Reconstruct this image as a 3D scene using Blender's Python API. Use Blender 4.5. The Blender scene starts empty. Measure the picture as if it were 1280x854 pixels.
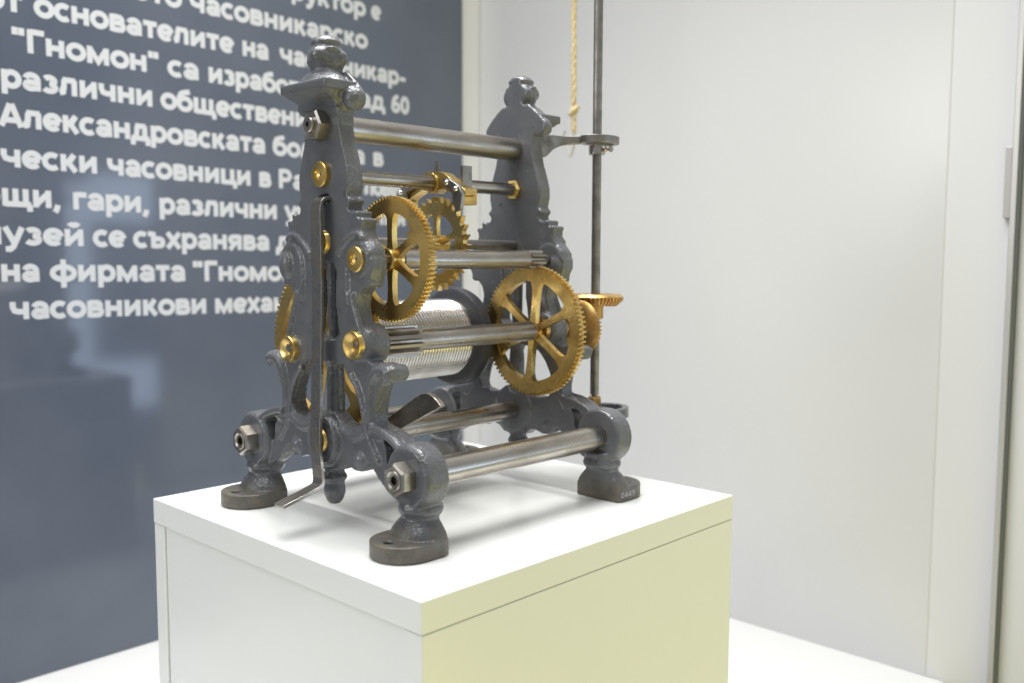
import bpy, bmesh, math, random
from mathutils import Vector, Matrix
random.seed(7)
PI = math.pi
S = bpy.context.scene
COL = S.collection

# ------------------------------------------------------------------ camera
cam = bpy.data.cameras.new('camera'); cam.lens = 32.97; cam.sensor_width = 36.0
cam.clip_start = 0.01; cam.clip_end = 50
co = bpy.data.objects.new('camera', cam); COL.objects.link(co)
CP = Vector((0.47490, -0.40818, 0.23417))
fw = Vector((-0.68825326, 0.72013592, -0.08781629)).normalized()
up = Vector((-0.0628219, 0.06143183, 0.99613229)); rt = fw.cross(up).normalized(); up = rt.cross(fw)
co.matrix_world = Matrix(((rt.x, up.x, -fw.x, CP.x), (rt.y, up.y, -fw.y, CP.y), (rt.z, up.z, -fw.z, CP.z), (0, 0, 0, 1)))
cam.dof.use_dof = True; cam.dof.focus_distance = 0.82; cam.dof.aperture_fstop = 5.0
S.camera = co

# ------------------------------------------------------------------ world and lamps
w = bpy.data.worlds.new('World'); S.world = w; w.use_nodes = True
bg = w.node_tree.nodes['Background']; bg.inputs[0].default_value = (0.92, 0.96, 1.0, 1); bg.inputs[1].default_value = 0.40

def area(name, loc, target, size, energy, color, sizey=None, spread=180):
    l = bpy.data.lights.new(name, 'AREA'); l.energy = energy; l.color = color
    l.shape = 'RECTANGLE'; l.size = size; l.size_y = sizey or size; l.spread = math.radians(spread)
    o = bpy.data.objects.new(name, l); COL.objects.link(o); o.location = loc
    d = Vector(target) - Vector(loc); o.rotation_euler = d.to_track_quat('-Z', 'Y').to_euler()
    return o
area('case_tube', (-0.36, 0.22, 1.20), (-0.22, 0.22, 0.0), 0.06, 3.6, (1.0, 0.99, 0.98), 0.7, 110)
area('case_lamp', (-0.28, 0.20, 1.30), (-0.22, 0.20, 0.0), 0.75, 7.0, (1.0, 0.99, 0.98), 1.1, 115)
area('ceiling_lamp', (-0.25, -0.45, 1.9), (-0.2, 0.2, 0.0), 1.3, 11.0, (0.99, 1.0, 1.0), 1.3, 130)
area('front_fill', (-0.9, -1.7, 0.7), (-0.2, 0.0, 0.0), 1.0, 13.0, (1.0, 1.0, 0.96), 0.8)  # added soft fill from the front, mainly for the plinth's left face
area('warm_floor_bounce', (1.55, 0.30, -1.00), (0.9, 0.25, 0.0), 2.2, 22.5, (1.0, 0.89, 0.08), 2.0)  # unseen area light added to imitate bounce off a warm floor
# added glowing rectangles, laid out so the glossy panel reflects a pale house-front shape
for y0, y1, z0, z1 in ((1.44, 1.56, -0.54, 0.60), (1.90, 2.12, -0.56, 0.78), (1.5605, 1.8995, -0.55, -0.30), (1.5605, 1.8995, 0.42, 0.66), (2.20, 2.80, -0.45, -0.12)):
    area('panel_reflection_light', (2.6, (y0 + y1) / 2, (z0 + z1) / 2), (0.0, (y0 + y1) / 2, (z0 + z1) / 2), y1 - y0, 16.0 * (y1 - y0) * (z1 - z0), (0.62, 0.78, 1.0), z1 - z0)

S.view_settings.view_transform = 'Standard'; S.view_settings.look = 'None'
S.view_settings.exposure = 0.0; S.view_settings.gamma = 1.0
S.view_settings.use_curve_mapping = False

# ------------------------------------------------------------------ materials
def mat(name, color, rough=0.5, metal=0.0, spec=0.5, coat=0.0, coat_rough=0.1):
    m = bpy.data.materials.new(name); m.use_nodes = True
    b = m.node_tree.nodes['Principled BSDF']
    b.inputs['Base Color'].default_value = (*color, 1); b.inputs['Roughness'].default_value = rough
    b.inputs['Metallic'].default_value = metal; b.inputs['Specular IOR Level'].default_value = spec
    b.inputs['Coat Weight'].default_value = coat; b.inputs['Coat Roughness'].default_value = coat_rough
    return m
def noise_mix(m, c1, c2, scale, detail=4, lo=0.35, hi=0.65, stretch=(1, 1, 1), rough=None):
    nt = m.node_tree; b = nt.nodes['Principled BSDF']
    tc = nt.nodes.new('ShaderNodeTexCoord'); mp = nt.nodes.new('ShaderNodeMapping'); mp.inputs['Scale'].default_value = stretch
    n = nt.nodes.new('ShaderNodeTexNoise'); n.inputs['Scale'].default_value = scale; n.inputs['Detail'].default_value = detail
    r = nt.nodes.new('ShaderNodeValToRGB'); r.color_ramp.elements[0].position = lo; r.color_ramp.elements[1].position = hi
    r.color_ramp.elements[0].color = (*c1, 1); r.color_ramp.elements[1].color = (*c2, 1)
    nt.links.new(tc.outputs['Object'], mp.inputs[0]); nt.links.new(mp.outputs[0], n.inputs['Vector'])
    nt.links.new(n.outputs[0], r.inputs[0]); nt.links.new(r.outputs[0], b.inputs['Base Color'])
    if rough:
        q = nt.nodes.new('ShaderNodeMapRange'); q.inputs[1].default_value = lo; q.inputs[2].default_value = hi
        q.inputs[3].default_value = rough[0]; q.inputs[4].default_value = rough[1]
        nt.links.new(n.outputs[0], q.inputs[0]); nt.links.new(q.outputs[0], b.inputs['Roughness'])
    return tc
def bump(m, scale, strength, dist, detail=3, stretch=(1, 1, 1)):
    nt = m.node_tree; b = nt.nodes['Principled BSDF']
    tc = nt.nodes.new('ShaderNodeTexCoord'); mp = nt.nodes.new('ShaderNodeMapping'); mp.inputs['Scale'].default_value = stretch
    n = nt.nodes.new('ShaderNodeTexNoise'); n.inputs['Scale'].default_value = scale; n.inputs['Detail'].default_value = detail
    bp = nt.nodes.new('ShaderNodeBump'); bp.inputs['Strength'].default_value = strength; bp.inputs['Distance'].default_value = dist
    old = b.inputs['Normal'].links[0].from_socket if b.inputs['Normal'].is_linked else None
    nt.links.new(tc.outputs['Object'], mp.inputs[0]); nt.links.new(mp.outputs[0], n.inputs['Vector'])
    nt.links.new(n.outputs[0], bp.inputs['Height'])
    if old: nt.links.new(old, bp.inputs['Normal'])
    nt.links.new(bp.outputs[0], b.inputs['Normal'])

IRON = mat('grey_painted_cast_iron', (0.07, 0.072, 0.08), 0.33, spec=0.6)
def iron_nodes(m):
    nt = m.node_tree; b = nt.nodes['Principled BSDF']; N = nt.nodes.new; Lk = nt.links.new
    tc = N('ShaderNodeTexCoord')
    def nz(scale, detail, lo, hi, rough=0.5):
        n = N('ShaderNodeTexNoise'); n.inputs['Scale'].default_value = scale; n.inputs['Detail'].default_value = detail; n.inputs['Roughness'].default_value = rough
        Lk(tc.outputs['Object'], n.inputs['Vector'])
        r = N('ShaderNodeMapRange'); r.inputs[1].default_value = lo; r.inputs[2].default_value = hi; Lk(n.outputs[0], r.inputs[0]); return r.outputs[0]
    def mix(f, a, c):
        x = N('ShaderNodeMix'); x.data_type = 'RGBA'
        if hasattr(f, 'links'): Lk(f, x.inputs[0])
        else: x.inputs[0].default_value = f
        for k, v in ((6, a), (7, c)):
            if hasattr(v, 'links'): Lk(v, x.inputs[k])
            else: x.inputs[k].default_value = (*v, 1)
        return x.outputs[2]
    base = mix(nz(40, 4, .35, .65), (0.097, 0.100, 0.110), (0.118, 0.121, 0.129))
    grime = mix(nz(75, 8, .60, .72, .7), base, (0.040, 0.036, 0.030))
    chips = mix(nz(230, 6, .69, .72, .65), grime, (0.20, 0.195, 0.185))
    # bare, rusty feet: the paint stops raggedly a little above the pads
    sp = N('ShaderNodeSeparateXYZ'); Lk(tc.outputs['Object'], sp.inputs[0])
    jit = N('ShaderNodeMath'); jit.operation = 'MULTIPLY_ADD'; Lk(nz(60, 5, .3, .7), jit.inputs[0]); jit.inputs[1].default_value = 0.016; Lk(sp.outputs[2], jit.inputs[2])
    mr = N('ShaderNodeMapRange'); Lk(jit.outputs[0], mr.inputs[0]); mr.inputs[1].default_value = 0.034; mr.inputs[2].default_value = 0.020
    bare = mix(nz(95, 6, .4, .66), (0.088, 0.082, 0.066), (0.135, 0.115, 0.085))
    fin = mix(mr.outputs[0], chips, bare); Lk(fin, b.inputs['Base Color'])
    rr = N('ShaderNodeMapRange'); Lk(nz(60, 5, .3, .7), rr.inputs[0]); rr.inputs[3].default_value = 0.13; rr.inputs[4].default_value = 0.30
    ra = N('ShaderNodeMath'); ra.operation = 'MULTIPLY_ADD'; Lk(mr.outputs[0], ra.inputs[0]); ra.inputs[1].default_value = 0.22; Lk(rr.outputs[0], ra.inputs[2]); Lk(ra.outputs[0], b.inputs['Roughness'])
iron_nodes(IRON)
bump(IRON, 130, 0.45, 0.0022, 2); bump(IRON, 380, 0.65, 0.0012, 2)
def flat_mask(m):
    # faces of the casting that were ground flat before painting carry less of the sand texture
    nt = m.node_tree; N = nt.nodes.new
    g = N('ShaderNodeNewGeometry'); sp = N('ShaderNodeSeparateXYZ'); ab = N('ShaderNodeMath'); ab.operation = 'ABSOLUTE'
    mr = N('ShaderNodeMapRange'); mr.inputs[1].default_value = 0.90; mr.inputs[2].default_value = 0.985; mr.inputs[3].default_value = 1.0; mr.inputs[4].default_value = 0.12
    nt.links.new(g.outputs['Normal'], sp.inputs[0]); nt.links.new(sp.outputs[1], ab.inputs[0]); nt.links.new(ab.outputs[0], mr.inputs[0])
    for n in nt.nodes:
        if n.type == 'BUMP':
            mu = N('ShaderNodeMath'); mu.operation = 'MULTIPLY'; mu.inputs[1].default_value = n.inputs['Strength'].default_value
            nt.links.new(mr.outputs[0], mu.inputs[0]); nt.links.new(mu.outputs[0], n.inputs['Strength'])
flat_mask(IRON)
BRASS = mat('aged_brass', (0.62, 0.40, 0.12), 0.32, 1.0)
noise_mix(BRASS, (0.48, 0.31, 0.095), (0.80, 0.58, 0.22), 48, 8, .32, .60, rough=(0.46, 0.24)); bump(BRASS, 900, 0.12, 0.0004)
DBRASS = mat('tarnished_brass', (0.45, 0.26, 0.08), 0.35, 1.0)
noise_mix(DBRASS, (0.44, 0.25, 0.08), (0.72, 0.48, 0.18), 60, 5, rough=(0.45, 0.28))
STEEL = mat('turned_steel', (0.47, 0.45, 0.42), 0.30, 1.0)
noise_mix(STEEL, (0.27, 0.235, 0.195), (0.47, 0.44, 0.40), 70, 7, .34, .60, stretch=(1, 0.22, 1), rough=(0.42, 0.24)); bump(STEEL, 1500, 0.15, 0.0003, stretch=(1, 1, 1))
DSTEEL = mat('dark_blued_steel', (0.16, 0.155, 0.15), 0.35, 1.0)
noise_mix(DSTEEL, (0.20, 0.19, 0.175), (0.32, 0.30, 0.275), 70, 5, rough=(0.55, 0.4))
NICKEL = mat('bright_screw_steel', (0.75, 0.74, 0.72), 0.18, 1.0)
DRUM = mat('machined_drum', (0.66, 0.65, 0.62), 0.28, 1.0)
noise_mix(DRUM, (0.68, 0.66, 0.62), (0.82, 0.81, 0.78), 40, 3, rough=(0.27, 0.20))
FLANGE = mat('black_flange', (0.035, 0.036, 0.042), 0.4); bump(FLANGE, 300, 0.3, 0.0008)
HOLE = mat('dark_hole', (0.01, 0.01, 0.01), 0.8)
WHITE = mat('white_laminate', (0.80, 0.81, 0.79), 0.30, coat=0.15); noise_mix(WHITE, (0.785, 0.795, 0.765), (0.81, 0.815, 0.80), 4, 2, 0.1, 0.9, rough=(0.27, 0.33))
SHELFM = mat('white_shelf', (0.80, 0.80, 0.78), 0.42); bump(SHELFM, 150, 0.05, 0.0006)
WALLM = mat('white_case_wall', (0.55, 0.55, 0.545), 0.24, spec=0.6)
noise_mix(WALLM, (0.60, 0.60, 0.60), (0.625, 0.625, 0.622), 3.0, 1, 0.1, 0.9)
POSTM = mat('white_post', (0.66, 0.66, 0.66), 0.4); bump(POSTM, 80, 0.04, 0.001)
SIDEM = mat('lightened_side_wall', (0.80, 0.80, 0.80), 0.4)  # colour lightened past the back wall's to offset the weaker light here
PANELM = mat('slate_blue_panel', (0.05, 0.062, 0.085), 0.085, spec=0.5)
noise_mix(PANELM, (0.090, 0.107, 0.146), (0.124, 0.142, 0.182), 3.2, 3)
LETTER = mat('white_letter', (0.62, 0.63, 0.65), 0.5)
ALU = mat('aluminium_strip', (0.55, 0.54, 0.52), 0.4, 0.6)
DARKGAP = mat('dark_rubber_seal', (0.10, 0.11, 0.11), 0.6)
PLATEM = mat('grey_latch_plate', (0.42, 0.40, 0.39), 0.4, 0.3)
ROPEM = mat('straw_rope', (0.66, 0.50, 0.22), 0.85); noise_mix(ROPEM, (0.46, 0.36, 0.18), (0.68, 0.57, 0.37), 300, 3)
TWINE = mat('pale_string', (0.42, 0.41, 0.38), 0.8)
CHALK = mat('white_paint_mark', (0.50, 0.50, 0.48), 0.7)

# ------------------------------------------------------------------ helpers
def finish(name, bm, m, parent=None, smooth=35, bev=0.0, off=(0, 0, 0)):
    bmesh.ops.recalc_face_normals(bm, faces=bm.faces)
    if off != (0, 0, 0): bmesh.ops.translate(bm, verts=bm.verts, vec=off)
    me = bpy.data.meshes.new(name); bm.to_mesh(me); bm.free(); me.materials.append(m)
    if smooth:
        me.polygons.foreach_set('use_smooth', [True] * len(me.polygons))
        me.set_sharp_from_angle(angle=math.radians(smooth))
    o = bpy.data.objects.new(name, me); COL.objects.link(o)
    if parent: o.parent = parent
    if bev:
        b = o.modifiers.new('bevel', 'BEVEL'); b.width = bev; b.segments = 2; b.limit_method = 'ANGLE'
        b.angle_limit = math.radians(40)
    return o
def tag(o, label, cat, group=None):
    o['label'] = label; o['category'] = cat
    if group: o['group'] = group
    return o
def empty(name, loc):
    o = bpy.data.objects.new(name, None); o.location = loc; o.empty_display_size = 0.05; COL.objects.link(o); return o
def box(bm, x0, x1, y0, y1, z0, z1):
    v = [bm.verts.new((x, y, z)) for z in (z0, z1) for x, y in ((x0, y0), (x1, y0), (x1, y1), (x0, y1))]
    for f in ((0, 1, 2, 3), (4, 5, 6, 7), (0, 1, 5, 4), (1, 2, 6, 5), (2, 3, 7, 6), (3, 0, 4, 7)):
        bm.faces.new([v[i] for i in f])
def B(*a):
    bm = bmesh.new(); box(bm, *a); return bm
def lathe(bm, prof, c, axis='Y', seg=48, r2=1.0):
    """prof: (radius, height) along axis; closed when the ends reach radius 0"""
    rings = []
    def P(r, h, a):
        ca, sa = r * math.cos(a), r * math.sin(a) * r2
        if axis == 'Y': return (c[0] + ca, c[1] + h, c[2] + sa)
        if axis == 'Z': return (c[0] + ca, c[1] + sa, c[2] + h)
        return (c[0] + h, c[1] + ca, c[2] + sa)
    for r, h in prof:
        if r < 1e-7: rings.append([bm.verts.new(P(0, h, 0))])
        else: rings.append([bm.verts.new(P(r, h, 2 * PI * i / seg)) for i in range(seg)])
    for a, b in zip(rings, rings[1:]):
        for i in range(seg):
            j = (i + 1) % seg
            if len(a) == 1 and len(b) == 1: continue
            if len(a) == 1: bm.faces.new((a[0], b[i], b[j]))
            elif len(b) == 1: bm.faces.new((a[i], a[j], b[0]))
            else: bm.faces.new((a[i], a[j], b[j], b[i]))
def cyl(bm, c, r, h0, h1, axis='Y', seg=40, ch=0.0):
    if ch: lathe(bm, [(0, h0), (r - ch, h0), (r, h0 + ch), (r, h1 - ch), (r - ch, h1), (0, h1)], c, axis, seg)
    else: lathe(bm, [(0, h0), (r, h0), (r, h1), (0, h1)], c, axis, seg)
def prism(bm, pts, y0, y1):
    """pts in (u,z), extruded along y"""
    a = [bm.verts.new((u, y0, z)) for u, z in pts]; b = [bm.verts.new((u, y1, z)) for u, z in pts]
    bm.faces.new(a); bm.faces.new(b[::-1]); n = len(pts)
    for i in range(n):
        j = (i + 1) % n; bm.faces.new((a[i], b[i], b[j], a[j]))
def tube(bm, pts, rad, seg=10, flat=1.0):
    """tapered tube through 3-D points; rad a number or a list"""
    pts = [Vector(p) for p in pts]; n = len(pts)
    if not isinstance(rad, (list, tuple)): rad = [rad] * n
    rings = []; prev = None
    for i, p in enumerate(pts):
        t = (pts[min(i + 1, n - 1)] - pts[max(i - 1, 0)]).normalized()
        if prev is None:
            ref = Vector((0, 1, 0)) if abs(t.y) < 0.9 else Vector((1, 0, 0)); s = t.cross(ref).normalized()
        else: s = (prev - t * prev.dot(t)).normalized()
        prev = s; q = t.cross(s)
        rings.append([bm.verts.new(p + rad[i] * (s * math.cos(2 * PI * k / seg) + q * math.sin(2 * PI * k / seg) * flat)) for k in range(seg)])
    for a, b in zip(rings, rings[1:]):
        for k in range(seg):
            bm.faces.new((a[k], a[(k + 1) % seg], b[(k + 1) % seg], b[k]))
    bm.faces.new(rings[0]); bm.faces.new(rings[-1][::-1])
def spline(pts, k=6):
    """Catmull-Rom through points of any dimension"""
    out = []; n = len(pts)
    for i in range(n - 1):
        p0, p1, p2, p3 = pts[max(i - 1, 0)], pts[i], pts[i + 1], pts[min(i + 2, n - 1)]
        for j in range(k):
            t = j / k
            out.append(tuple(0.5 * (2 * b + (c - a) * t + (2 * a - 5 * b + 4 * c - d) * t * t + (3 * b - a - 3 * c + d) * t ** 3) for a, b, c, d in zip(p0, p1, p2, p3)))
    out.append(tuple(pts[-1])); return out
def ball(bm, c, r, sc=(1, 1, 1)):
    bmesh.ops.create_icosphere(bm, subdivisions=3, radius=1.0, matrix=Matrix.Translation(c) @ Matrix.Diagonal((r * sc[0], r * sc[1], r * sc[2], 1)))

# ------------------------------------------------------------------ the setting: shelf, walls of the show case
HS = -0.35; XP = -0.880; YW = 0.918
def struct(o): o['kind'] = 'structure'; return o
struct(finish('shelf', B(XP - 0.03, 0.041, -1.2, YW, HS - 0.03, HS), SHELFM, smooth=0, bev=0.002))
struct(finish('wall_left', B(XP - 0.06, XP - 0.004, -1.2, YW + 0.05, -1.0, 1.6), SIDEM, smooth=0))
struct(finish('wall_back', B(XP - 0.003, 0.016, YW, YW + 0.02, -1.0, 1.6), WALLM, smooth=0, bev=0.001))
struct(finish('wall_right', B(0.0100, 0.56, YW + 0.0012, YW + 0.04, -1.0, 1.6), POSTM, smooth=0))

# ------------------------------------------------------------------ glass door edge at the right
st = empty('door_strip', (0.103, YW, -0.9)); tag(st, 'thin vertical metal door edge strip on the white wall at far right', 'door strip')
bm = bmesh.new(); box(bm, -0.0045, 0.003, -0.012, 0.005, 0.0, 2.4); finish('metal_edge', bm, ALU, st, 0, 0.001)
bm = bmesh.new(); box(bm, 0.0032, 0.0062, -0.010, 0.005, 0.0, 2.4); finish('dark_seal', bm, DARKGAP, st, 0)
bm = bmesh.new(); box(bm, -0.0135, -0.0047, -0.008, 0.005, 1.188, 1.279); finish('latch_plate', bm, PLATEM, st, 0, 0.001)

# ------------------------------------------------------------------ information panel with stroke-built lettering
pn = empty('information_panel', (XP, 0.30, HS)); tag(pn, 'dark slate blue information panel with rows of white Cyrillic text', 'panel')
finish('board', B(-0.0035, 0.0035, -1.5, 0.565, 0.0005, 1.62), PANELM, pn, 0, 0.0008)
def E_(cx, cy, rx, ry, a0=0, a1=360, n=18):
    return [(cx + rx * math.cos(math.radians(a0 + (a1 - a0) * i / n)), cy + ry * math.sin(math.radians(a0 + (a1 - a0) * i / n))) for i in range(n + 1)]
T_, M_, B_ = 0.482, 0.28, 0.068
G = {
 'а': (0.60, [E_(.29, .335, .185, .15, 165, 0), [(.475, .335), (.475, 0)], E_(.27, .165, .165, .10)]),
 'б': (0.64, [E_(.32, .26, .235, .195), [(.085, .27), (.09, .45), (.17, .60), (.32, .66), (.52, .69)]]),
 'в': (0.60, [[(.12, 0), (.12, .55)], [(.12, T_), (.36, T_)], E_(.36, .385, .10, .097, 90, -90), [(.12, .287), (.38, .287)], E_(.38, .177, .12, .11, 90, -90), [(.12, B_), (.38, B_)]]),
 'г': (0.48, [[(.12, 0), (.12, .55)], [(.12, T_), (.47, T_)]]),
 'д': (0.68, [[(0, B_), (.66, B_)], [(.06, B_), (.06, -.16)], [(.60, B_), (.60, -.16)], [(.15, B_), (.20, .28), (.21, T_)], [(.15, T_), (.52, T_)], [(.49, .5), (.49, B_)]]),
 'е': (0.60, [E_(.305, .275, .225, .21, 5, 318), [(.09, .27), (.53, .27)]]),
 'ж': (0.86, [[(.43, 0), (.43, .55)], [(.06, .55), (.3, .28), (.04, 0)], [(.80, .55), (.56, .28), (.82, 0)], [(.28, .28), (.58, .28)]]),
 'з': (0.53, [E_(.24, .385, .16, .10, 150, -90), E_(.24, .175, .18, .11, 90, -155)]),
 'и': (0.65, [[(.12, 0), (.12, .55)], [(.51, 0), (.51, .55)], [(.12, .09), (.51, .46)]]),
 'к': (0.58, [[(.12, 0), (.12, .55)], [(.14, .27), (.28, .30), (.46, .55)], [(.26, .30), (.50, 0)]]),
 'л': (0.63, [[(.02, .062), (.11, .09), (.16, .28), (.17, T_)], [(.12, T_), (.53, T_)], [(.49, 0), (.49, .5)]]),
 'м': (0.80, [[(.12, 0), (.12, .55)], [(.66, 0), (.66, .55)], [(.12, .50), (.39, .08), (.66, .50)]]),
 'н': (0.65, [[(.12, 0), (.12, .55)], [(.51, 0), (.51, .55)], [(.12, M_), (.51, M_)]]),
 'о': (0.62, [E_(.31, .275, .235, .21)]),
 'п': (0.65, [[(.12, 0), (.12, .55)], [(.51, 0), (.51, .55)], [(.06, T_), (.57, T_)]]),
 'р': (0.64, [[(.12, -.20), (.12, .55)], E_(.335, .275, .21, .21)]),
 'с': (0.53, [E_(.30, .275, .225, .21, 48, 312)]),
 'т': (0.54, [[(.02, T_), (.52, T_)], [(.27, 0), (.27, T_)]]),
 'у': (0.58, [[(.06, .55), (.30, .06)], [(.53, .55), (.27, -.07), (.20, -.135), (.06, -.145)]]),
 'ф': (0.88, [[(.44, -.20), (.44, .72)], E_(.44, .275, .345, .21)]),
 'х': (0.58, [[(.06, .55), (.52, 0)], [(.52, .55), (.06, 0)]]),
 'ц': (0.68, [[(.12, 0), (.12, .55)], [(.50, 0), (.50, .55)], [(.12, B_), (.66, B_)], [(.61, B_), (.61, -.15)]]),
 'ч': (0.62, [[(.10, .55), (.10, .38), (.15, .27), (.28, .235), (.49, .25)], [(.49, 0), (.49, .55)]]),
 'ш': (0.90, [[(.12, 0), (.12, .55)], [(.44, 0), (.44, .55)], [(.76, 0), (.76, .55)], [(.12, B_), (.76, B_)]]),
 'щ': (0.94, [[(.12, 0), (.12, .55)], [(.43, 0), (.43, .55)], [(.74, 0), (.74, .55)], [(.12, B_), (.90, B_)], [(.86, B_), (.86, -.15)]]),
 'ъ': (0.67, [[(0, T_), (.20, T_)], [(.20, 0), (.20, .55)], [(.20, .32), (.42, .32)], E_(.42, .195, .13, .125, 90, -90), [(.20, B_), (.42, B_)]]),
 'ь': (0.60, [[(.12, 0), (.12, .55)], [(.12, .32), (.36, .32)], E_(.36, .195, .13, .125, 90, -90), [(.12, B_), (.36, B_)]]),
 'я': (0.62, [[(.49, 0), (.49, .55)], [(.49, T_), (.25, T_)], E_(.25, .37, .15, .112, 90, 270), [(.25, .258), (.49, .258)], [(.30, .25), (.08, 0)]]),
 'Г': (0.55, [[(.12, 0), (.12, .73)], [(.12, .665), (.54, .665)]]),
 'А': (0.70, [[(.05, 0), (.33, .70)], [(.65, 0), (.37, .70)], [(.15, .20), (.55, .20)]]),
 'Р': (0.66, [[(.12, 0), (.12, .73)], [(.12, .665), (.36, .665)], E_(.36, .50, .17, .165, 90, -90), [(.12, .335), (.36, .335)]]),
 'Л': (0.72, [[(.02, .062), (.13, .10), (.19, .35), (.20, .665)], [(.15, .665), (.60, .665)], [(.57, 0), (.57, .7)]]),
 '"': (0.42, [[(.10, .73), (.10, .50)], [(.29, .73), (.29, .50)]]),
 ',': (0.31, [[(.15, .11), (.13, .0), (.06, -.13)]]),
 '-': (0.42, [[(.05, .265), (.36, .265)]]),
 '6': (0.69, [E_(.34, .225, .22, .16), [(.12, .23), (.14, .42), (.24, .58), (.38, .655), (.55, .665)]]),
 '0': (0.69, [E_(.345, .365, .235, .30)]),
 '4': (0.69, [[(.45, 0), (.45, .73)], [(.45, .70), (.08, .22)], [(.04, .20), (.62, .20)]]),
 '5': (0.66, [[(.52, .665), (.16, .665)], [(.15, .69), (.14, .40)], E_(.28, .24, .21, .18, 120, -150)]),
 ' ': (0.29, []),
}
G['й'] = (0.65, G['и'][1] + [E_(.315, .78, .13, .10, 195, 345)])
def word_width(t): return sum(G[c][0] for c in t)
def stroke_mesh(bm, text, y0, z0, size, sx, x, thick=0.178, slope=0.0, axis=('y', 1), depth=1.0):
    """lays a word on a plane x=const, running along +y (axis y)"""
    cx = 0.0; lay = 0
    for ch in text:
        wd, st_ = G[ch]
        for line in st_:
            lay += 1
            p = [Vector(((cx + a) * size * sx, b * size)) for a, b in line]; n = len(p)
            closed = (p[0] - p[-1]).length < 1e-6
            L, R_ = [], []
            for i in range(n):
                a = p[i - 1] if i > 0 else (p[-2] if closed else p[0]); b = p[i + 1] if i < n - 1 else (p[1] if closed else p[-1])
                d = b - a; d.normalize(); nn = Vector((-d.y, d.x)); k = 1.0
                if 0 < i < n - 1:
                    d1 = (p[i] - a).normalized(); k = 1 / max(0.6, abs(d1.dot(d)))
                o = nn * size * thick * 0.5 * k
                L.append(p[i] + o); R_.append(p[i] - o)
            dx = x + 0.00006 * depth * (1 + lay % 6)
            va = [bm.verts.new((dx, y0 + q.x, z0 + q.y + slope * (q.x + y0))) for q in L]
            vb = [bm.verts.new((dx, y0 + q.x, z0 + q.y + slope * (q.x + y0))) for q in R_]
            for i in range(n - 1):
                bm.faces.new((va[i], vb[i], vb[i + 1], va[i + 1]))
        cx += wd
FS = 0.0425
LINES = [   # baseline height above the box top, [(word, start, end or None)]
 (0.6590, [('конструктор', None, 0.6330), ('е', 0.6450, 0.6660)]),
 (0.6045, [('българското', None, 0.2900), ('часовникарско', 0.3020, 0.6360)]),
 (0.5530, [('от', None, 0.0660), ('основателите', 0.0800, 0.3750), ('на', 0.3890, 0.4370), ('часовникар-', 0.4570, 0.7240)]),
 (0.5030, [('в', None, 0.0300), ('"Гномон"', 0.0500, 0.2530), ('са', 0.2650, 0.3160), ('изработени', 0.3300, 0.5680), ('над', 0.5850, 0.6740), ('60', 0.6880, 0.7300)]),
 (0.4540, [('различни', 0.0340, 0.2420), ('обществени', 0.2530, 0.5100), ('сгради', 0.5250, 0.6700)]),
 (0.4035, [('Александровската', 0.0310, 0.4280), ('болница', 0.4410, 0.6280), ('в', 0.6450, 0.6690)]),
 (0.3505, [('електри', None, 0.0290), ('чески', 0.0300, 0.1580), ('часовници', 0.1700, 0.4010), ('в', 0.4140, 0.4370), ('Разлог,', 0.4500, 0.6100), ('Ловеч', 0.6250, 0.7200)]),
 (0.2990, [('по', None, 0.0270), ('щи,', 0.0290, 0.1070), ('гари,', 0.1200, 0.2330), ('различни', 0.2450, 0.4480), ('учреждения', 0.4610, 0.7200)]),
 (0.2480, [('м', None, 0.0290), ('узей', 0.0290, 0.1360), ('се', 0.1470, 0.1940), ('съхранява', 0.2050, 0.4320), ('дарен', 0.4440, 0.5800)]),
 (0.1985, [('на', 0.0240, 0.0740), ('фирмата', 0.0860, 0.2850), ('"Гномон"', 0.2960, 0.5000)]),
 (0.1480, [('и', None, 0.0150), ('часовникови', 0.0330, 0.3190), ('механизми', 0.3310, 0.5700)]),
]
for zb, words in LINES:
    for t, a, b in words:
        w0 = word_width(t) * FS
        if a is None: sx, ys = 1.0, b - w0
        else: sx, ys = (b - a) / w0, a
        bm = bmesh.new(); stroke_mesh(bm, t, ys - 0.30, zb - HS, FS, sx, 0.0036, slope=-0.012)
        finish('word', bm, LETTER, pn, 0)

# ------------------------------------------------------------------ hanging rope
rp = empty('rope', (-0.456, 0.70, 0.43)); tag(rp, 'straw coloured rope with a knot hanging behind the clock movement', 'rope')
bm = bmesh.new()
for s in range(3):
    pts = [((0.0022 + .0004 * math.sin(k * .37 + s)) * math.cos(k * 0.50 + s * 2.094 + .4 * math.sin(k * .21)) - 0.000025 * k, 0.0023 * math.sin(k * 0.50 + s * 2.094 + .4 * math.sin(k * .21)), -0.004 + k * 0.0032) for k in range(110)]
    tube(bm, pts, [0.0024 + .0003 * math.sin(k * .83 + 2 * s) for k in range(110)], 6)
finish('strand', bm, ROPEM, rp, 60)
bm = bmesh.new(); ball(bm, (0.0005, 0, 0.028), 0.0064, (1.1, 1, 0.9))
tube(bm, [(0.0068 * math.cos(a), 0.0068 * math.sin(a), 0.028 + 0.006 * math.sin(a + 1)) for a in [i * 0.42 for i in range(16)]], 0.0024, 6)
finish('knot', bm, ROPEM, rp, 60)
bm = bmesh.new()
tube(bm, spline([(-0.001, 0, 0.0), (0.001, 0, -0.012), (-0.001, 0, -0.028), (-0.007, 0, -0.039), (-0.014, 0, -0.030), (-0.021, 0, -0.012), (-0.018, 0, 0.0)], 5), 0.0021, 6)
finish('string_loop', bm, TWINE, rp, 60)

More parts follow.
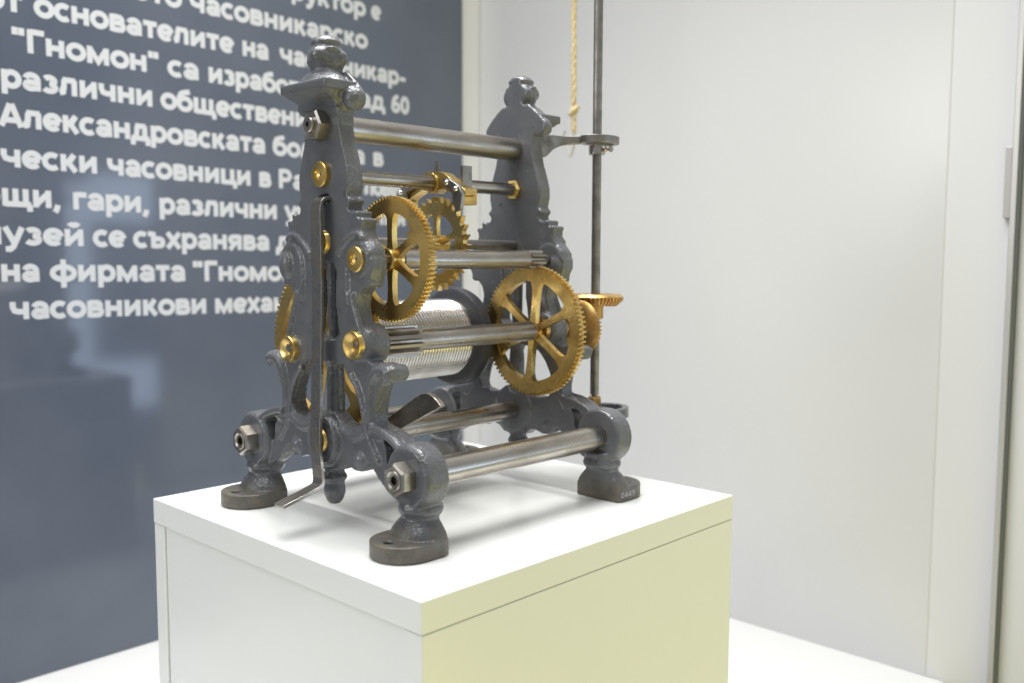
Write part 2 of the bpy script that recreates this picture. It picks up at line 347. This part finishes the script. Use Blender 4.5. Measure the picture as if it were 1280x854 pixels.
# ------------------------------------------------------------------ white plinth
PW, PD = 0.400, 0.409
pl = empty('display_plinth', (-0.2, 0.2045, HS)); tag(pl, 'white square box plinth carrying the clock movement', 'plinth')
def pb(name, x0, x1, y0, y1, z0, z1, bev=0.0008): return finish(name, B(x0 + 0.2, x1 + 0.2, y0 - 0.2045, y1 - 0.2045, z0 - HS, z1 - HS), WHITE, pl, 0, bev)
pb('top_board', -PW, 0, 0, PD, -0.024, 0)
pb('side_board', -0.020, -0.0002, 0.0006, PD - 0.0006, HS + 0.0005, -0.0247)
pb('side_board', -PW + 0.0002, -PW + 0.020, 0.0006, PD - 0.0006, HS + 0.0005, -0.0247)
pb('front_panel', -PW + 0.0212, -0.0208, 0.0022, 0.016, HS + 0.0005, -0.0250)
pb('back_panel', -PW + 0.0212, -0.0208, PD - 0.016, PD - 0.0022, HS + 0.0005, -0.0250)

# ------------------------------------------------------------------ the clock movement
XC, OY = -0.2027, 0.1925
ck = empty('clock_movement', (XC, OY, 0.0005))
tag(ck, 'tower clock movement in grey cast iron frames with brass wheels on white plinth', 'clock movement')
O = (0, -OY, 0)
def part(name, bm, m, parent=None, smooth=35, bev=0.0): return finish(name, bm, m, parent or ck, smooth, bev, O)

# --- side frame casting, built in frame coordinates (outer face at y=0, outwards is -y)
half = [(0, .372), (.030, .372), (.0265, .366), (.0255, .358), (.0250, .352), (.0245, .344), (.0275, .331),
        (.0325, .317), (.0358, .306), (.0362, .296), (.0340, .286), (.0355, .2845), (.0372, .2815), (.0355, .2785), (.0345, .276), (.0360, .2725), (.0440, .2715), (.0465, .2695), (.0475, .267),
        (.0525, .266), (.0540, .263), (.0535, .257), (.0570, .250), (.0635, .241), (.0680, .232), (.0675, .224), (.0640, .218), (.0640, .212), (.0600, .2095), (.0540, .210),
        (.0480, .204), (.0455, .195), (.0475, .186), (.0540, .172), (.0590, .160), (.0600, .149), (.0660, .1465), (.0760, .1490), (.0850, .1470), (.0900, .1420),
        (.0895, .1360), (.0850, .1345), (.0790, .1350), (.0740, .1290), (.0700, .118), (.0675, .105), (.0680, .095), (.0745, .0880), (.0825, .0800), (.0835, .068), (.0890, .055), (.1010, .043), (.0950, .038),
        (.0830, .0440), (.0700, .0540), (.0610, .0640), (.0560, .0620), (.0500, .0545), (.0400, .0540), (.0300, .0575), (.0220, .0560), (.0150, .0500), (0, .048),
        (0, .0985), (.012, .100), (.022, .093), (.036, .0915), (.0485, .094), (.0525, .104), (.0505, .117), (.0440, .129), (.0350, .139), (.0250, .1435), (0, .1445),
        (0, .162), (.012, .163), (.0195, .170), (.0185, .182), (.0160, .195), (.0160, .210), (.0180, .222), (.0130, .2295), (0, .2325),
        (0, .279), (.0075, .279), (.0095, .2835), (.0075, .288), (0, .288)]
def lathe_foot(bm, s):
    prof = [(0, .004), (.0262, .004), (.0258, .0140), (.0246, .0175), (.0222, .0210), (.0192, .0245), (.0165, .0270), (.0165, .0295), (.0182, .0318), (.0192, .0350), (.0182, .0380), (.0170, .0400), (.0170, .046), (0, .050)]
    lathe(bm, prof, (s * .1145, .0095, 0), 'Z', 40, 0.95)
def pad(bm, s):
    c = (s * .1145, -.0235); N = 56; hz0, hz1 = 0.0, .0132
    poly = [(-.0275, .0168), (.0275, .0168), (.0275, -.008)] + [(.0275 * math.cos(a), -.008 - .0275 * math.sin(a)) for a in [PI * i / 20 for i in range(1, 20)]] + [(-.0275, -.008)]
    poly = [(s * .1145 + a, b) for a, b in poly]
    def hit(ang):
        d = (math.cos(ang), math.sin(ang)); best = 0.1
        for (ax, ay), (bx, by) in zip(poly, poly[1:] + poly[:1]):
            ex, ey = bx - ax, by - ay; den = d[0] * ey - d[1] * ex
            if abs(den) < 1e-12: continue
            t = ((ax - c[0]) * ey - (ay - c[1]) * ex) / den; q = ((ax - c[0]) * d[1] - (ay - c[1]) * d[0]) / den
            if t > 0 and -1e-6 <= q <= 1 + 1e-6: best = min(best, t)
        return best
    R = []
    for i in range(N):
        a = 2 * PI * i / N; h = hit(a); ca, sa = math.cos(a), math.sin(a)
        R.append([bm.verts.new((c[0] + r * ca, c[1] + r * sa, z)) for r, z in ((h, hz0), (h, hz1), (.0042, hz1), (.0042, hz0))])
    for i in range(N):
        a, b = R[i], R[(i + 1) % N]
        for k in range(4): bm.faces.new((a[k], a[(k + 1) % 4], b[(k + 1) % 4], b[k]))
def circle(c, r, n=40): return [(c[0] + r * math.cos(2 * PI * i / n), c[1] + r * math.sin(2 * PI * i / n)) for i in range(n)]
def frame_mesh():
    bm = bmesh.new()
    for s in (1, -1):
        prism(bm, [(s * (u if u > 0 else -0.0006), z) for u, z in half], 0.0, 0.0155)
        # foot, rod boss and hook
        lathe_foot(bm, s); pad(bm, s)
        lathe(bm, [(0, -.006), (.0235, -.006), (.0265, -.003), (.0270, .004), (.0270, .0150), (.0255, .0172), (0, .0172)], (s * .1145, 0, .061), 'Y', 44)
        hook = spline([(.060, .098), (.074, .0955), (.088, .0925), (.100, .0880), (.108, .0800)], 5) + spline([(.100, .0760), (.094, .0820), (.084, .0855), (.070, .0840)], 4)
        prism(bm, [(s * a, b) for a, b in hook], -.001, .0165)
        tube(bm, [(s * a, -.001, b) for a, b in spline([(.064, .094), (.078, .0925), (.092, .0880), (.102, .0820)], 4)], .0042)
        # upper volutes: a hanging bulb and a ridge that swings up to the neck
        ball(bm, (s * .0575, .004 if s < 0 else .0085, .2275), .0120, (.95, .85, 1.25))
        tube(bm, [(s * a, 0.0015, b) for a, b in spline([(.034, .196), (.0325, .215), (.034, .232), (.043, .243), (.055, .2435), (.063, .236)], 5)], .0042)
        tube(bm, [(s * a, 0.0, b) for a, b in spline([(.020, .236), (.028, .244), (.040, .252), (.050, .2535), (.0555, .249)], 5)], .0030)
        # ledge moulding at the shoulders
        for zz, uu, rr in ((.2815, .0355, .0022), (.2705, .0455, .0024), (.2645, .0528, .0024)):
            tube(bm, [(s * uu, -.0005, zz), (s * uu, .016, zz)], rr, 8)
        # lower leaf scroll rolling outwards
        sc = spline([(.062, .098), (.0625, .116), (.0655, .132), (.0735, .1415), (.083, .1425), (.088, .1395)], 5)
        tube(bm, [(s * a, 0.004, b) for a, b in sc], [.0050 + .0022 * i / len(sc) for i in range(len(sc))], 10, 1.5)
        tube(bm, [(s * .0845, -.003, .1405), (s * .0845, .0180, .1405)], .0072, 14)
        tube(bm, [(s * a, 0.0, b) for a, b in spline([(.0555, .150), (.0545, .165), (.048, .182), (.042, .196), (.040, .205)], 5)], .0036)
        tube(bm, [(s * a, 0.0, b) for a, b in spline([(.036, .1365), (.0465, .1255), (.0535, .110), (.057, .094), (.064, .080), (.075, .066)], 5)], .0034)
        # apron lobes and wing to the ring
        ball(bm, (s * .0465, .006, .0640), .0105, (1, 1.0, .95))
        tube(bm, [(s * a, .003, b) for a, b in spline([(.018, .088), (.030, .0840), (.042, .0840), (.054, .0900)], 5)], .0055)
        # capital volutes
        ball(bm, (s * .0335, .010, .3660), .0100, (1, 1.05, 1))
    # ring boss with pendant
    lathe(bm, [(0, -.0065), (.0145, -.0065), (.0175, -.0055), (.0190, -.0070), (.0208, -.0060), (.0225, -.0010), (.0250, .006), (.0250, .0165), (0, .0165)], (0, 0, .076), 'Y', 44)
    lathe(bm, [(0, .055), (.0082, .055), (.0085, .048), (.0092, .0450), (.0112, .0425), (.0114, .0405), (.0090, .0380), (.0088, .0355), (.0098, .0310), (.0095, .0270), (.0075, .0210), (.0050, .0178), (0, .0168)], (0, .0080, 0), 'Z', 32)
    # post inside the openings
    lathe(bm, [(0, .092), (.0080, .095), (.0082, .128), (.0072, .138), (.0098, .144), (.0108, .151), (.0088, .159), (.0050, .1645), (.0055, .172), (.0062, .200), (.0062, .236), (0, .240)], (0, .0105, 0), 'Z', 24)
    # bosses of the upper bushings
    for (u, z), r, yb in (((.0485, .2329), .0185, .0165), ((-.05, .152), .0165, .022), ((.0465, .162), .0175, .0235), ((0, .305), .0125, .015), ((0, .2476), .0135, .015)):
        lathe(bm, [(0, -.0016), (r - .0045, -.0016), (r - .001, .002), (r, .006), (r, yb - .003), (r - .003, yb), (0, yb)], (u, 0, z), 'Y', 36)
    box(bm, -.012, .012, .0085, .0155, .276, .291)
    # capital: cornice slab, bed mould and dome
    def ring_loft(rows):
        vs = [[bm.verts.new(p) for p in ((-a, y0, z), (a, y0, z), (a, y1, z), (-a, y1, z))] for a, y0, y1, z in rows]
        bm.faces.new(vs[0]); bm.faces.new(vs[-1])
        for p, q in zip(vs, vs[1:]):
            for k in range(4): bm.faces.new((p[k], p[(k + 1) % 4], q[(k + 1) % 4], q[k]))
    ring_loft([(.0235, -.0010, .0150, .354), (.0258, -.0035, .0155, .3585), (.0245, -.0025, .0155, .3615), (.0262, -.0060, .0160, .3650), (.0300, -.0150, .0175, .3700), (.0312, -.0172, .0180, .3722), (.0330, -.0195, .0192, .3726), (.0332, -.0198, .0194, .3790), (.0325, -.0190, .0188, .3802), (.0270, -.0130, .0165, .3804)])
    lathe(bm, [(0, .375), (.0275, .3790), (.0268, .3815), (.0235, .3850), (.0195, .3878), (.0160, .3900), (.0140, .3915), (0, .393)], (0, .0020, 0), 'Z', 40, .68)
    prism(bm, [(-.0425, .3685), (.0425, .3685), (.036, .3765), (.0285, .3830), (.0185, .3905), (-.0185, .3905), (-.0285, .3830), (-.036, .3765)], .0115, .0155)
    # finial
    lathe(bm, [(0, .386), (.0150, .3865), (.0142, .3885), (.0138, .3900), (.0138, .3925), (.0155, .3950), (.0163, .3990), (.0162, .4040), (.0148, .4085), (.0128, .4115), (.0118, .4128), (.0135, .4142), (.0132, .4160), (.0105, .4190), (.0055, .4212), (0, .4216)],
          (0, .0055, 0), 'Z', 40, 1.0)
    ball(bm, (.0045, -.0030, .4035), .0100, (1, 1, .8)); ball(bm, (.0110, .0110, .4020), .0075, (1, 1, 1)); ball(bm, (-.003, .004, .4110), .0115, (1, 1, .85)); ball(bm, (-.0105, .0090, .4000), .0085, (1, 1, 1.2))
    tube(bm, [(.0152 * math.cos(a), .0055 + .0152 * math.sin(a), .4035 + .0055 * math.cos(a * 2 + .6)) for a in [2 * PI * i / 28 for i in range(29)]], .0017, 8)
    for v in bm.verts:
        if v.co.y > .0155 and v.co.z > .34: v.co.y = .0155
        elif v.co.y > .0168 and v.co.z < .030: v.co.y = .0168
    bmesh.ops.recalc_face_normals(bm, faces=bm.faces)
    me = bpy.data.meshes.new('side_frame_rough'); bm.to_mesh(me); bm.free()
    o = bpy.data.objects.new('side_frame_rough', me); COL.objects.link(o)
    r = o.modifiers.new('r', 'REMESH'); r.mode = 'VOXEL'; r.voxel_size = 0.00105; r.adaptivity = 0.0
    sm = o.modifiers.new('s', 'SMOOTH'); sm.factor = 0.5; sm.iterations = 4
    dg = bpy.context.evaluated_depsgraph_get()
    out = bpy.data.meshes.new_from_object(o.evaluated_get(dg)); out.name = 'side_frame'
    bpy.data.objects.remove(o); bpy.data.meshes.remove(me)
    out.materials.clear(); out.materials.append(IRON)
    out.polygons.foreach_set('use_smooth', [True] * len(out.polygons))
    return out
FM = frame_mesh()
YF, YB = .066, .319
fr = bpy.data.objects.new('side_frame', FM); COL.objects.link(fr); fr.parent = ck; fr.location = (0, YF - OY, 0)
fb = bpy.data.objects.new('side_frame', FM); COL.objects.link(fb); fb.parent = ck; fb.location = (0, YB - OY, 0); fb.scale = (1, -1, 1)
fr['label'] = 'front cast iron frame with the long lever'; fb['label'] = 'rear cast iron frame with the shaft brackets'

# --- brass bushings (children of the frames, frame coordinates)
def bushing(parent, u, z, r, cup):
    bm = bmesh.new()
    if cup == 1: prof = [(0, -.0022), (.0050, -.0023), (r * .78, -.0068), (r * .95, -.0070), (r, -.0058), (r, .006), (0, .006)]
    else: prof = [(0, .0010), (.0012, .0008), (.0016, -.0020), (.0042, -.0032), (.0048, -.0050), (r * .92, -.0046), (r, -.0036), (r, .006), (0, .006)]
    lathe(bm, prof, (u, -.0050 if cup == 2 else 0, z), 'Y', 40)
    o = finish('bushing', bm, BRASS, parent, 40)
    if cup == 1:
        bm = bmesh.new(); lathe(bm, [(0, -.0040), (.0026, -.0036), (.0030, -.0020), (0, -.0018)], (u + .0008, 0, z), 'Y', 20); finish('pivot', bm, STEEL, parent, 40)
    return o
for u, z, r, c in ((0, .305, .0110, 0), (0, .2476, .0105, 0), (.0485, .2329, .0108, 0), (-.05, .152, .0122, 1), (.0465, .162, .0122, 1), (0, .076, .0105, 2)):
    bushing(fr, u, z, r, c); 
    if z < .3: bushing(fb, u, z, r, 0)
bm = bmesh.new(); lathe(bm, [(0, .0205), (.0075, .0205), (.0105, .0185), (.0105, .0150), (0, .0150)], (0, 0, .305), 'Y', 6); finish('bushing', bm, BRASS, fb, 30)
# inventory number painted on the rear foot
bm = bmesh.new(); stroke_mesh(bm, '0445', .0, .0040, .0075, 1.15, 0, .11, depth=.5)
o = finish('inventory_number', bm, CHALK, fb, 0)
o.location = (.1145 + .02755, .0148, 0); o.scale = (1, -1, 1)

# --- tie rods with hexagon nuts
def hexnut(bm, c, r, y0, y1, hole):
    ch = .0016
    lathe(bm, [(hole, y0 + .001), (r * .86, y0), (r, y0 + ch), (r, y1), (hole, y1)], c, 'Y', 6)
def tie_rod(u, z, r, nr, top):
    bm = bmesh.new(); cyl(bm, (u, 0, z), r, YF + .010, YB - .010, 'Y', 56)
    rod = part('tie_rod', bm, STEEL, None, 40)
    for s, y in ((1, YF - .0055 if not top else YF), (-1, YB + .0055 if not top else YB)):
        bm = bmesh.new()
        a, b = (y - .0135, y + .002) if s > 0 else (y - .002, y + .0135)
        if top: a, b = (y - .0120, y + .001) if s > 0 else (y - .001, y + .012)
        hexnut(bm, (u, 0, z), nr, a if s > 0 else a, b, .004)
        bmesh.ops.rotate(bm, verts=bm.verts, cent=(u, 0, z), matrix=Matrix.Rotation(math.radians(30 if not top else 0), 3, 'Y'))
        nut = part('nut', bm, STEEL, rod, 20)
        bm = bmesh.new()
        e = a if s > 0 else b; k = 1 if s > 0 else -1
        if top: lathe(bm, [(.0018, e + k * .002), (.0022, e - k * .0030), (.0060, e - k * .0030), (.0068, e - k * .0018), (.0068, e + k * .004), (0, e + k * .004), (0, e + k * .002)], (u, 0, z), 'Y', 28)
        else:
            pr = [(0, e + k * .0055)]
            for i in range(5): pr += [(.0058, e + k * (.0050 - i * .0011)), (.0067, e + k * (.0045 - i * .0011))]
            pr += [(.0075, e - k * .0006), (.0085, e + k * .0004), (.0085, e + k * .006), (0, e + k * .0062)]
            lathe(bm, pr, (u, 0, z), 'Y', 28)
        part('thread', bm, STEEL, rod, 30)
tie_rod(.1145, .061, .0118, .0140, False)
tie_rod(-.1145, .061, .0118, .0140, False)
tie_rod(0, .3457, .0113, .0138, True)

# --- plain arbor through the ring bosses
bm = bmesh.new(); cyl(bm, (0, 0, .0745), .0092, YF + .012, YB - .012, 'Y', 48)
part('lower_arbor', bm, STEEL, None, 40)

# --- toothed wheels
def wheel(bm, u, z, yc, th, ro, rr, n, ri, hub, hubth, nsp, sw, ph=0.0, ratchet=False):
    y0, y1 = yc - th / 2, yc + th / 2; R = []
    for i in range(n):
        b0 = 2 * PI * i / n; s = 2 * PI / n
        pf = ((0.0, rr), (.20, rr), (.34, ro), (.66, ro), (.80, rr)) if not ratchet else ((0.0, rr), (.40, rr), (.60, rr + (ro - rr) * .45), (.86, ro), (.94, ro))
        for f, r in pf:
            a = b0 + f * s; R.append((a, r))
    V = []
    for a, r in R:
        ca, sa = math.cos(a), math.sin(a)
        V.append([bm.verts.new((u + q * ca, y, z + q * sa)) for q, y in ((r, y0), (r, y1), (rr - .0012, y1), (ri, y1), (ri, y0), (rr - .0012, y0))])
    for a, b in zip(V, V[1:] + V[:1]):
        for k in range(6): bm.faces.new((a[k], a[(k + 1) % 6], b[(k + 1) % 6], b[k]))
    t2 = th * .42
    for k in range(nsp):
        a = ph + 2 * PI * k / nsp; d = (math.cos(a), math.sin(a)); nrm = (-d[1], d[0])
        prof = [(hub * .6, sw * 1.25), (hub * 1.15, sw * .95), (hub * 1.15 + (ri - hub) * .2, sw * .80), ((hub + ri) / 2, sw * .78), (ri - (ri - hub) * .18, sw * .95), (ri - (ri - hub) * .05, sw * 1.5), (ri + .0015, sw * 2.3)]
        rows = [[bm.verts.new((u + d[0] * r + nrm[0] * e * wd / 2, yc + y, z + d[1] * r + nrm[1] * e * wd / 2)) for e, y in ((-1, -t2), (1, -t2), (1, t2), (-1, t2))] for r, wd in prof]
        bm.faces.new(rows[0]); bm.faces.new(rows[-1])
        for p, q in zip(rows, rows[1:]):
            for j in range(4): bm.faces.new((p[j], p[(j + 1) % 4], q[(j + 1) % 4], q[j]))
    c = .001
    lathe(bm, [(0, yc - hubth / 2), (hub - c, yc - hubth / 2), (hub, yc - hubth / 2 + c), (hub, yc + hubth / 2 - c), (hub - c, yc + hubth / 2), (0, yc + hubth / 2)], (u, 0, z), 'Y', 36)
def pinion(bm, u, z, y0, y1, ro, rr, n):
    R = []
    for i in range(n):
        for f, r in ((0, rr), (.25, rr), (.34, (ro + rr) / 2), (.42, ro), (.74, ro), (.82, (ro + rr) / 2), (.92, rr)): R.append((2 * PI * (i + f) / n, r))
    prism(bm, [(u + r * math.cos(a), z + r * math.sin(a)) for a, r in R], y0, y1)

# going barrel (lower left) with great wheel
bu, bz = -.050, .152
bm = bmesh.new(); cyl(bm, (bu, 0, bz), .0075, YF + .004, YB - .004)
ba = part('barrel_arbor', bm, STEEL, None, 40)
bm = bmesh.new(); pr = [(0, .122), (.0392, .122)]
n = 34; d = (.252 - .124) / n
for i in range(n):      # one round cable groove after another
    for k in range(7):
        a = PI * (k + .35) / 6.7
        pr.append((.0385 + .0019 * math.sin(a), .124 + d * (i + .5 - .5 * math.cos(a))))
pr += [(.0402, .253), (.0402, .2565), (0, .2565)]
lathe(bm, pr, (bu, 0, bz), 'Y', 96); part('drum', bm, DRUM, ba, 50)
bm = bmesh.new(); lathe(bm, [(0, .2568), (.0470, .2568), (.0505, .2590), (.0515, .2630), (.0515, .2690), (.0500, .2730), (.0475, .2745), (0, .2745)], (bu, 0, bz), 'Y', 96); part('flange', bm, FLANGE, ba, 40)
bm = bmesh.new(); wheel(bm, bu, bz, .1020, .0075, .0830, .0795, 96, .0660, .0150, .018, 6, .0085, .25); part('great_wheel', bm, BRASS, ba, 30)

# second arbor with the large wheel at the rear
u2, z2 = .0470, .162
bm = bmesh.new(); cyl(bm, (u2, 0, z2), .0045, YF + .003, .362); cyl(bm, (u2, 0, z2), .0096, .118, .2790, 'Y', 48, .0008)
a2 = part('second_arbor', bm, STEEL, None, 40)
bm = bmesh.new(); pinion(bm, u2, z2, .0890, .1275, .0142, .0098, 12); part('pinion', bm, STEEL, a2, 25)
bm = bmesh.new(); wheel(bm, u2, z2, .2830, .0070, .0650, .0618, 84, .0500, .0085, .012, 6, .0082, .42); part('second_wheel', bm, BRASS, a2, 30)
bm = bmesh.new(); lathe(bm, [(0, .289), (.0125, .289), (.0125, .296), (.0095, .297), (.0095, .303), (0, .303)], (u2, 0, z2), 'Y', 32); part('collar', bm, DBRASS, a2, 30)

# third arbor with the wheel at the front
u3, z3 = .0485, .2329
bm = bmesh.new(); cyl(bm, (u3, 0, z3), .0042, YF + .003, YB - .010); cyl(bm, (u3, 0, z3), .0088, .110, .2700, 'Y', 48, .0008)
a3 = part('third_arbor', bm, STEEL, None, 40)
bm = bmesh.new(); pinion(bm, u3, z3, .2695, .2900, .0098, .0068, 8); part('pinion', bm, STEEL, a3, 25)
bm = bmesh.new(); wheel(bm, u3, z3, .1020, .0066, .0535, .0507, 80, .0398, .0095, .014, 6, .0080, PI / 2); part('third_wheel', bm, BRASS, a3, 30)

# escape wheel arbor
ue, ze = 0.0, .2476
bm = bmesh.new(); cyl(bm, (ue, 0, ze), .0050, YF + .003, YB - .010)
ae = part('escape_arbor', bm, DSTEEL, None, 40)
bm = bmesh.new(); pinion(bm, ue, ze, .0980, .1120, .0085, .0060, 8); part('pinion', bm, STEEL, ae, 25)
bm = bmesh.new(); wheel(bm, ue, ze, .1960, .0055, .0450, .0395, 30, .0290, .0085, .022, 5, .0060, PI / 2, True); part('escape_wheel', bm, BRASS, ae, 30)

# anchor arbor with brass anchor and steel pallets
zu = .305
bm = bmesh.new(); cyl(bm, (0, 0, zu), .0064, YF + .010, YB - .013, 'Y', 40)
an = part('anchor_arbor', bm, STEEL, None, 40)
bm = bmesh.new()
lathe(bm, [(0, .1885), (.0088, .1885), (.0096, .1895), (.0096, .2035), (.0088, .2045), (0, .2045)], (0, 0, zu), 'Y', 32)
for s in (1, -1):
    prism(bm, [(s * .003, zu + .0115), (s * .016, zu + .0085), (s * .044, zu - .0075), (s * .046, zu - .0125), (s * .040, zu - .0165), (s * .015, zu - .0055), (s * .003, zu - .0085)], .1905, .2025)
box(bm, .0300, .0430, .1885, .2080, zu - .0215, zu - .0065)
box(bm, -.0470, -.0385, .1890, .2060, zu - .0210, zu - .0080)
part('anchor', bm, BRASS, an, 30, .0004)
for s in (1, -1):
    bm = bmesh.new()
    prism(bm, [(s * .022, zu + .0030), (s * .028, zu + .0030), (s * .0430, zu - .0050), (s * .0475, zu - .0130), (s * .0450, zu - .0260), (s * .0385, zu - .0285), (s * .0355, zu - .0200), (s * .0330, zu - .0080), (s * .0215, zu - .0035)], .1845, .1885)
    pa = part('pallet', bm, DSTEEL, an, 30, .0004)
    for (sx_, sz_) in ((.0270, -.0012), (.0395, -.0075)):
        bm = bmesh.new(); lathe(bm, [(0, .1815), (.0012, .1818), (.0022, .1826), (.0027, .1842), (0, .1846)], (s * sx_, 0, zu + sz_), 'Y', 16); part('screw', bm, NICKEL, an, 50)
bm = bmesh.new(); cyl(bm, (0, .1965, 0), .0024, zu + .011, zu + .0205, 'Z', 16, .0004); part('pin', bm, DSTEEL, an, 40)
bm = bmesh.new(); box(bm, .0330, .0365, .1960, .2080, zu - .010, zu + .0150); part('stop_plate', bm, DSTEEL, an, 0, .0005)

# bevel gears and the upright shaft at the rear
vu, vy = .0470, .381
bm = bmesh.new(); cyl(bm, (vu, vy, 0), .0048, .0880, .62, 'Z', 32); cyl(bm, (vu, vy, 0), .0030, .078, .089, 'Z', 20)
vs = part('upright_shaft', bm, DSTEEL, None, 40)
def bevel(bm, c, axis, sgn, ro, n, flat=False):
    """mitre gear: cone hub from c outward, teeth facing +sgn along axis"""
    R0 = []; V = []
    def P(r, h, a):
        if axis == 'Y': return (c[0] + r * math.cos(a), c[1] + h * sgn, c[2] + r * math.sin(a))
        return (c[0] + r * math.cos(a), c[1] + r * math.sin(a), c[2] + h * sgn)
    for i in range(n):
        for f, k in ((0, 0), (.3, 0), (.42, 1), (.70, 1), (.82, 0)):
            a = 2 * PI * (i + f) / n; d = .0026 * k
            V.append([bm.verts.new(P(r, h, a)) for r, h in (((.0, -.0042), (.0095, -.0042), (.0110, -.0040), (ro - .010, -.0040), (ro - .003, -.0038), (ro, -.0010)) if flat else ((.0, -.016), (.0095, -.016), (.0110, -.0095), (ro - .010, -.0065), (ro - .003, -.0040), (ro, -.0010))) + ( (ro - .0022 + d * .8, .0008 + d * .6), (ro - .0085 + d * .5, .0075 + d * .5), (ro - .011, .0065), (0, .004))])
    for a, b in zip(V, V[1:] + V[:1]):
        for k in range(len(a) - 1): bm.faces.new((a[k], a[k + 1], b[k + 1], b[k]))
    bmesh.ops.remove_doubles(bm, verts=bm.verts, dist=1e-6)
bm = bmesh.new(); bevel(bm, (u2, .353, z2), 'Y', 1, .0295, 44); part('bevel_gear', bm, DBRASS, a2, 30)
bm = bmesh.new(); bevel(bm, (vu, vy, .1925), 'Z', -1, .0300, 44, True)
part('bevel_gear', bm, DBRASS, vs, 30)
bm = bmesh.new(); cyl(bm, (vu, vy, 0), .0085, .170, .188, 'Z', 28, .0006); part('hub', bm, DBRASS, vs, 40)
bm = bmesh.new(); lathe(bm, [(0, .0745), (.0062, .0745), (.0078, .0765), (.0078, .0840), (.0062, .0860), (0, .0860)], (vu, vy, 0), 'Z', 6); part('foot_bearing', bm, DBRASS, vs, 30)
bm = bmesh.new(); lathe(bm, [(0, .3435), (.0085, .3435), (.0085, .3530), (0, .3530)], (vu, vy, 0), 'Z', 28); part('collar', bm, STEEL, vs, 40)
bm = bmesh.new(); lathe(bm, [(0, .006), (.0030, .006), (.0030, .012), (.0015, .0135), (.0015, .0160), (.0034, .0175), (.0034, .0190), (0, .0195)], (vu, vy, .3485), 'X', 16); part('set_screw', bm, STEEL, vs, 40)

# upper bracket: strap that sweeps out of the rear frame into a flat loop; lower loop bracket
def strap_path(bm, pts, hh, th):
    """pts (u,y,z,half height); thin band standing on edge"""
    n = len(pts); rows = []
    for i, (u, y, z, h) in enumerate(pts):
        a, b = pts[max(i - 1, 0)], pts[min(i + 1, n - 1)]
        t = Vector((b[0] - a[0], b[1] - a[1])).normalized(); nn = Vector((-t.y, t.x)) * th / 2
        rows.append([bm.verts.new((u + e * nn.x, y + e * nn.y, z + k * h)) for e, k in ((1, -1), (1, 1), (-1, 1), (-1, -1))])
    bm.faces.new(rows[0]); bm.faces.new(rows[-1])
    for p, q in zip(rows, rows[1:]):
        for j in range(4): bm.faces.new((p[j], p[(j + 1) % 4], q[(j + 1) % 4], q[j]))
def loop_bracket(bm, c, ru, ry, z, h, th, n=40):
    rows = []
    for i in range(n):
        a = 2 * PI * i / n
        rows.append([bm.verts.new((c[0] + (ru + e) * math.cos(a), c[1] + (ry + e) * math.sin(a), z + k)) for e, k in ((th, -h), (th, h), (-th, h), (-th, -h))])
    for p, q in zip(rows, rows[1:] + rows[:1]):
        for j in range(4): bm.faces.new((p[j], p[(j + 1) % 4], q[(j + 1) % 4], q[j]))
bm = bmesh.new()
strap_path(bm, spline([(.020, .314, .3490, .0125), (.020, .326, .3500, .0110), (.020, .338, .3545, .0075), (.023, .350, .3570, .0050), (.029, .360, .3580, .0042), (.036, .368, .3585, .0040)], 5), 0, .0075)
loop_bracket(bm, (vu, vy + .004), .0155, .0215, .3590, .0038, .0030)
part('upper_bracket', bm, DSTEEL, None, 40, .0005)
bm = bmesh.new()
loop_bracket(bm, (vu + .012, vy - .004), .024, .030, .0705, .0055, .0036)
box(bm, vu - .010, vu + .012, vy - .007, vy + .007, .0655, .0748)
strap_path(bm, spline([(.070, .315, .0690, .0060), (.066, .330, .0700, .0058), (.062, .348, .0705, .0055)], 4), 0, .010)
part('lower_bracket', bm, IRON, None, 40, .0008)

# --- long flat lever on the front frame
def ribbon(bm, path, u0, u1, th):
    """path in (y,z); flat strap of width u1-u0"""
    n = len(path); rows = []
    for i in range(n):
        a, b = path[max(i - 1, 0)], path[min(i + 1, n - 1)]
        t = Vector((b[0] - a[0], b[1] - a[1])).normalized(); nn = Vector((-t.y, t.x)) * th / 2
        y, z = path[i]
        rows.append([bm.verts.new(p) for p in ((u0, y + nn.x, z + nn.y), (u1, y + nn.x, z + nn.y), (u1, y - nn.x, z - nn.y), (u0, y - nn.x, z - nn.y))])
    bm.faces.new(rows[0]); bm.faces.new(rows[-1])
    for p, q in zip(rows, rows[1:]):
        for j in range(4): bm.faces.new((p[j], p[(j + 1) % 4], q[(j + 1) % 4], q[j]))
pth = spline([(.078, .2800), (.070, .2835), (.0630, .2845), (.0580, .2820), (.0560, .2760), (.0558, .2600), (.0558, .2000), (.0535, .1200), (.0520, .0760), (.0540, .0420)], 6) + [(.0530, .0385), (.0505, .0368)] + [(.0350, .0322), (.0140, .0268)]
bm = bmesh.new(); ribbon(bm, pth, -.0020, .0120, .0030)
part('lever', bm, STEEL, None, 30, .0004)

# --- flat steel blade between the frames
bm = bmesh.new()
BY = .115
blade = [(-.010, .072), (.0335, .0972)] + spline([(.0335, .0972), (.0523, .1085), (.0630, .1146), (.0700, .1180)], 4)[1:] + spline([(.0700, .1180), (.0775, .1188), (.0869, .1160), (.0950, .1098)], 5)[1:] + [(.0400, .0829), (.000, .061)]
prism(bm, blade, BY, BY + .0055)
part('blade', bm, STEEL, None, 30, .0005)
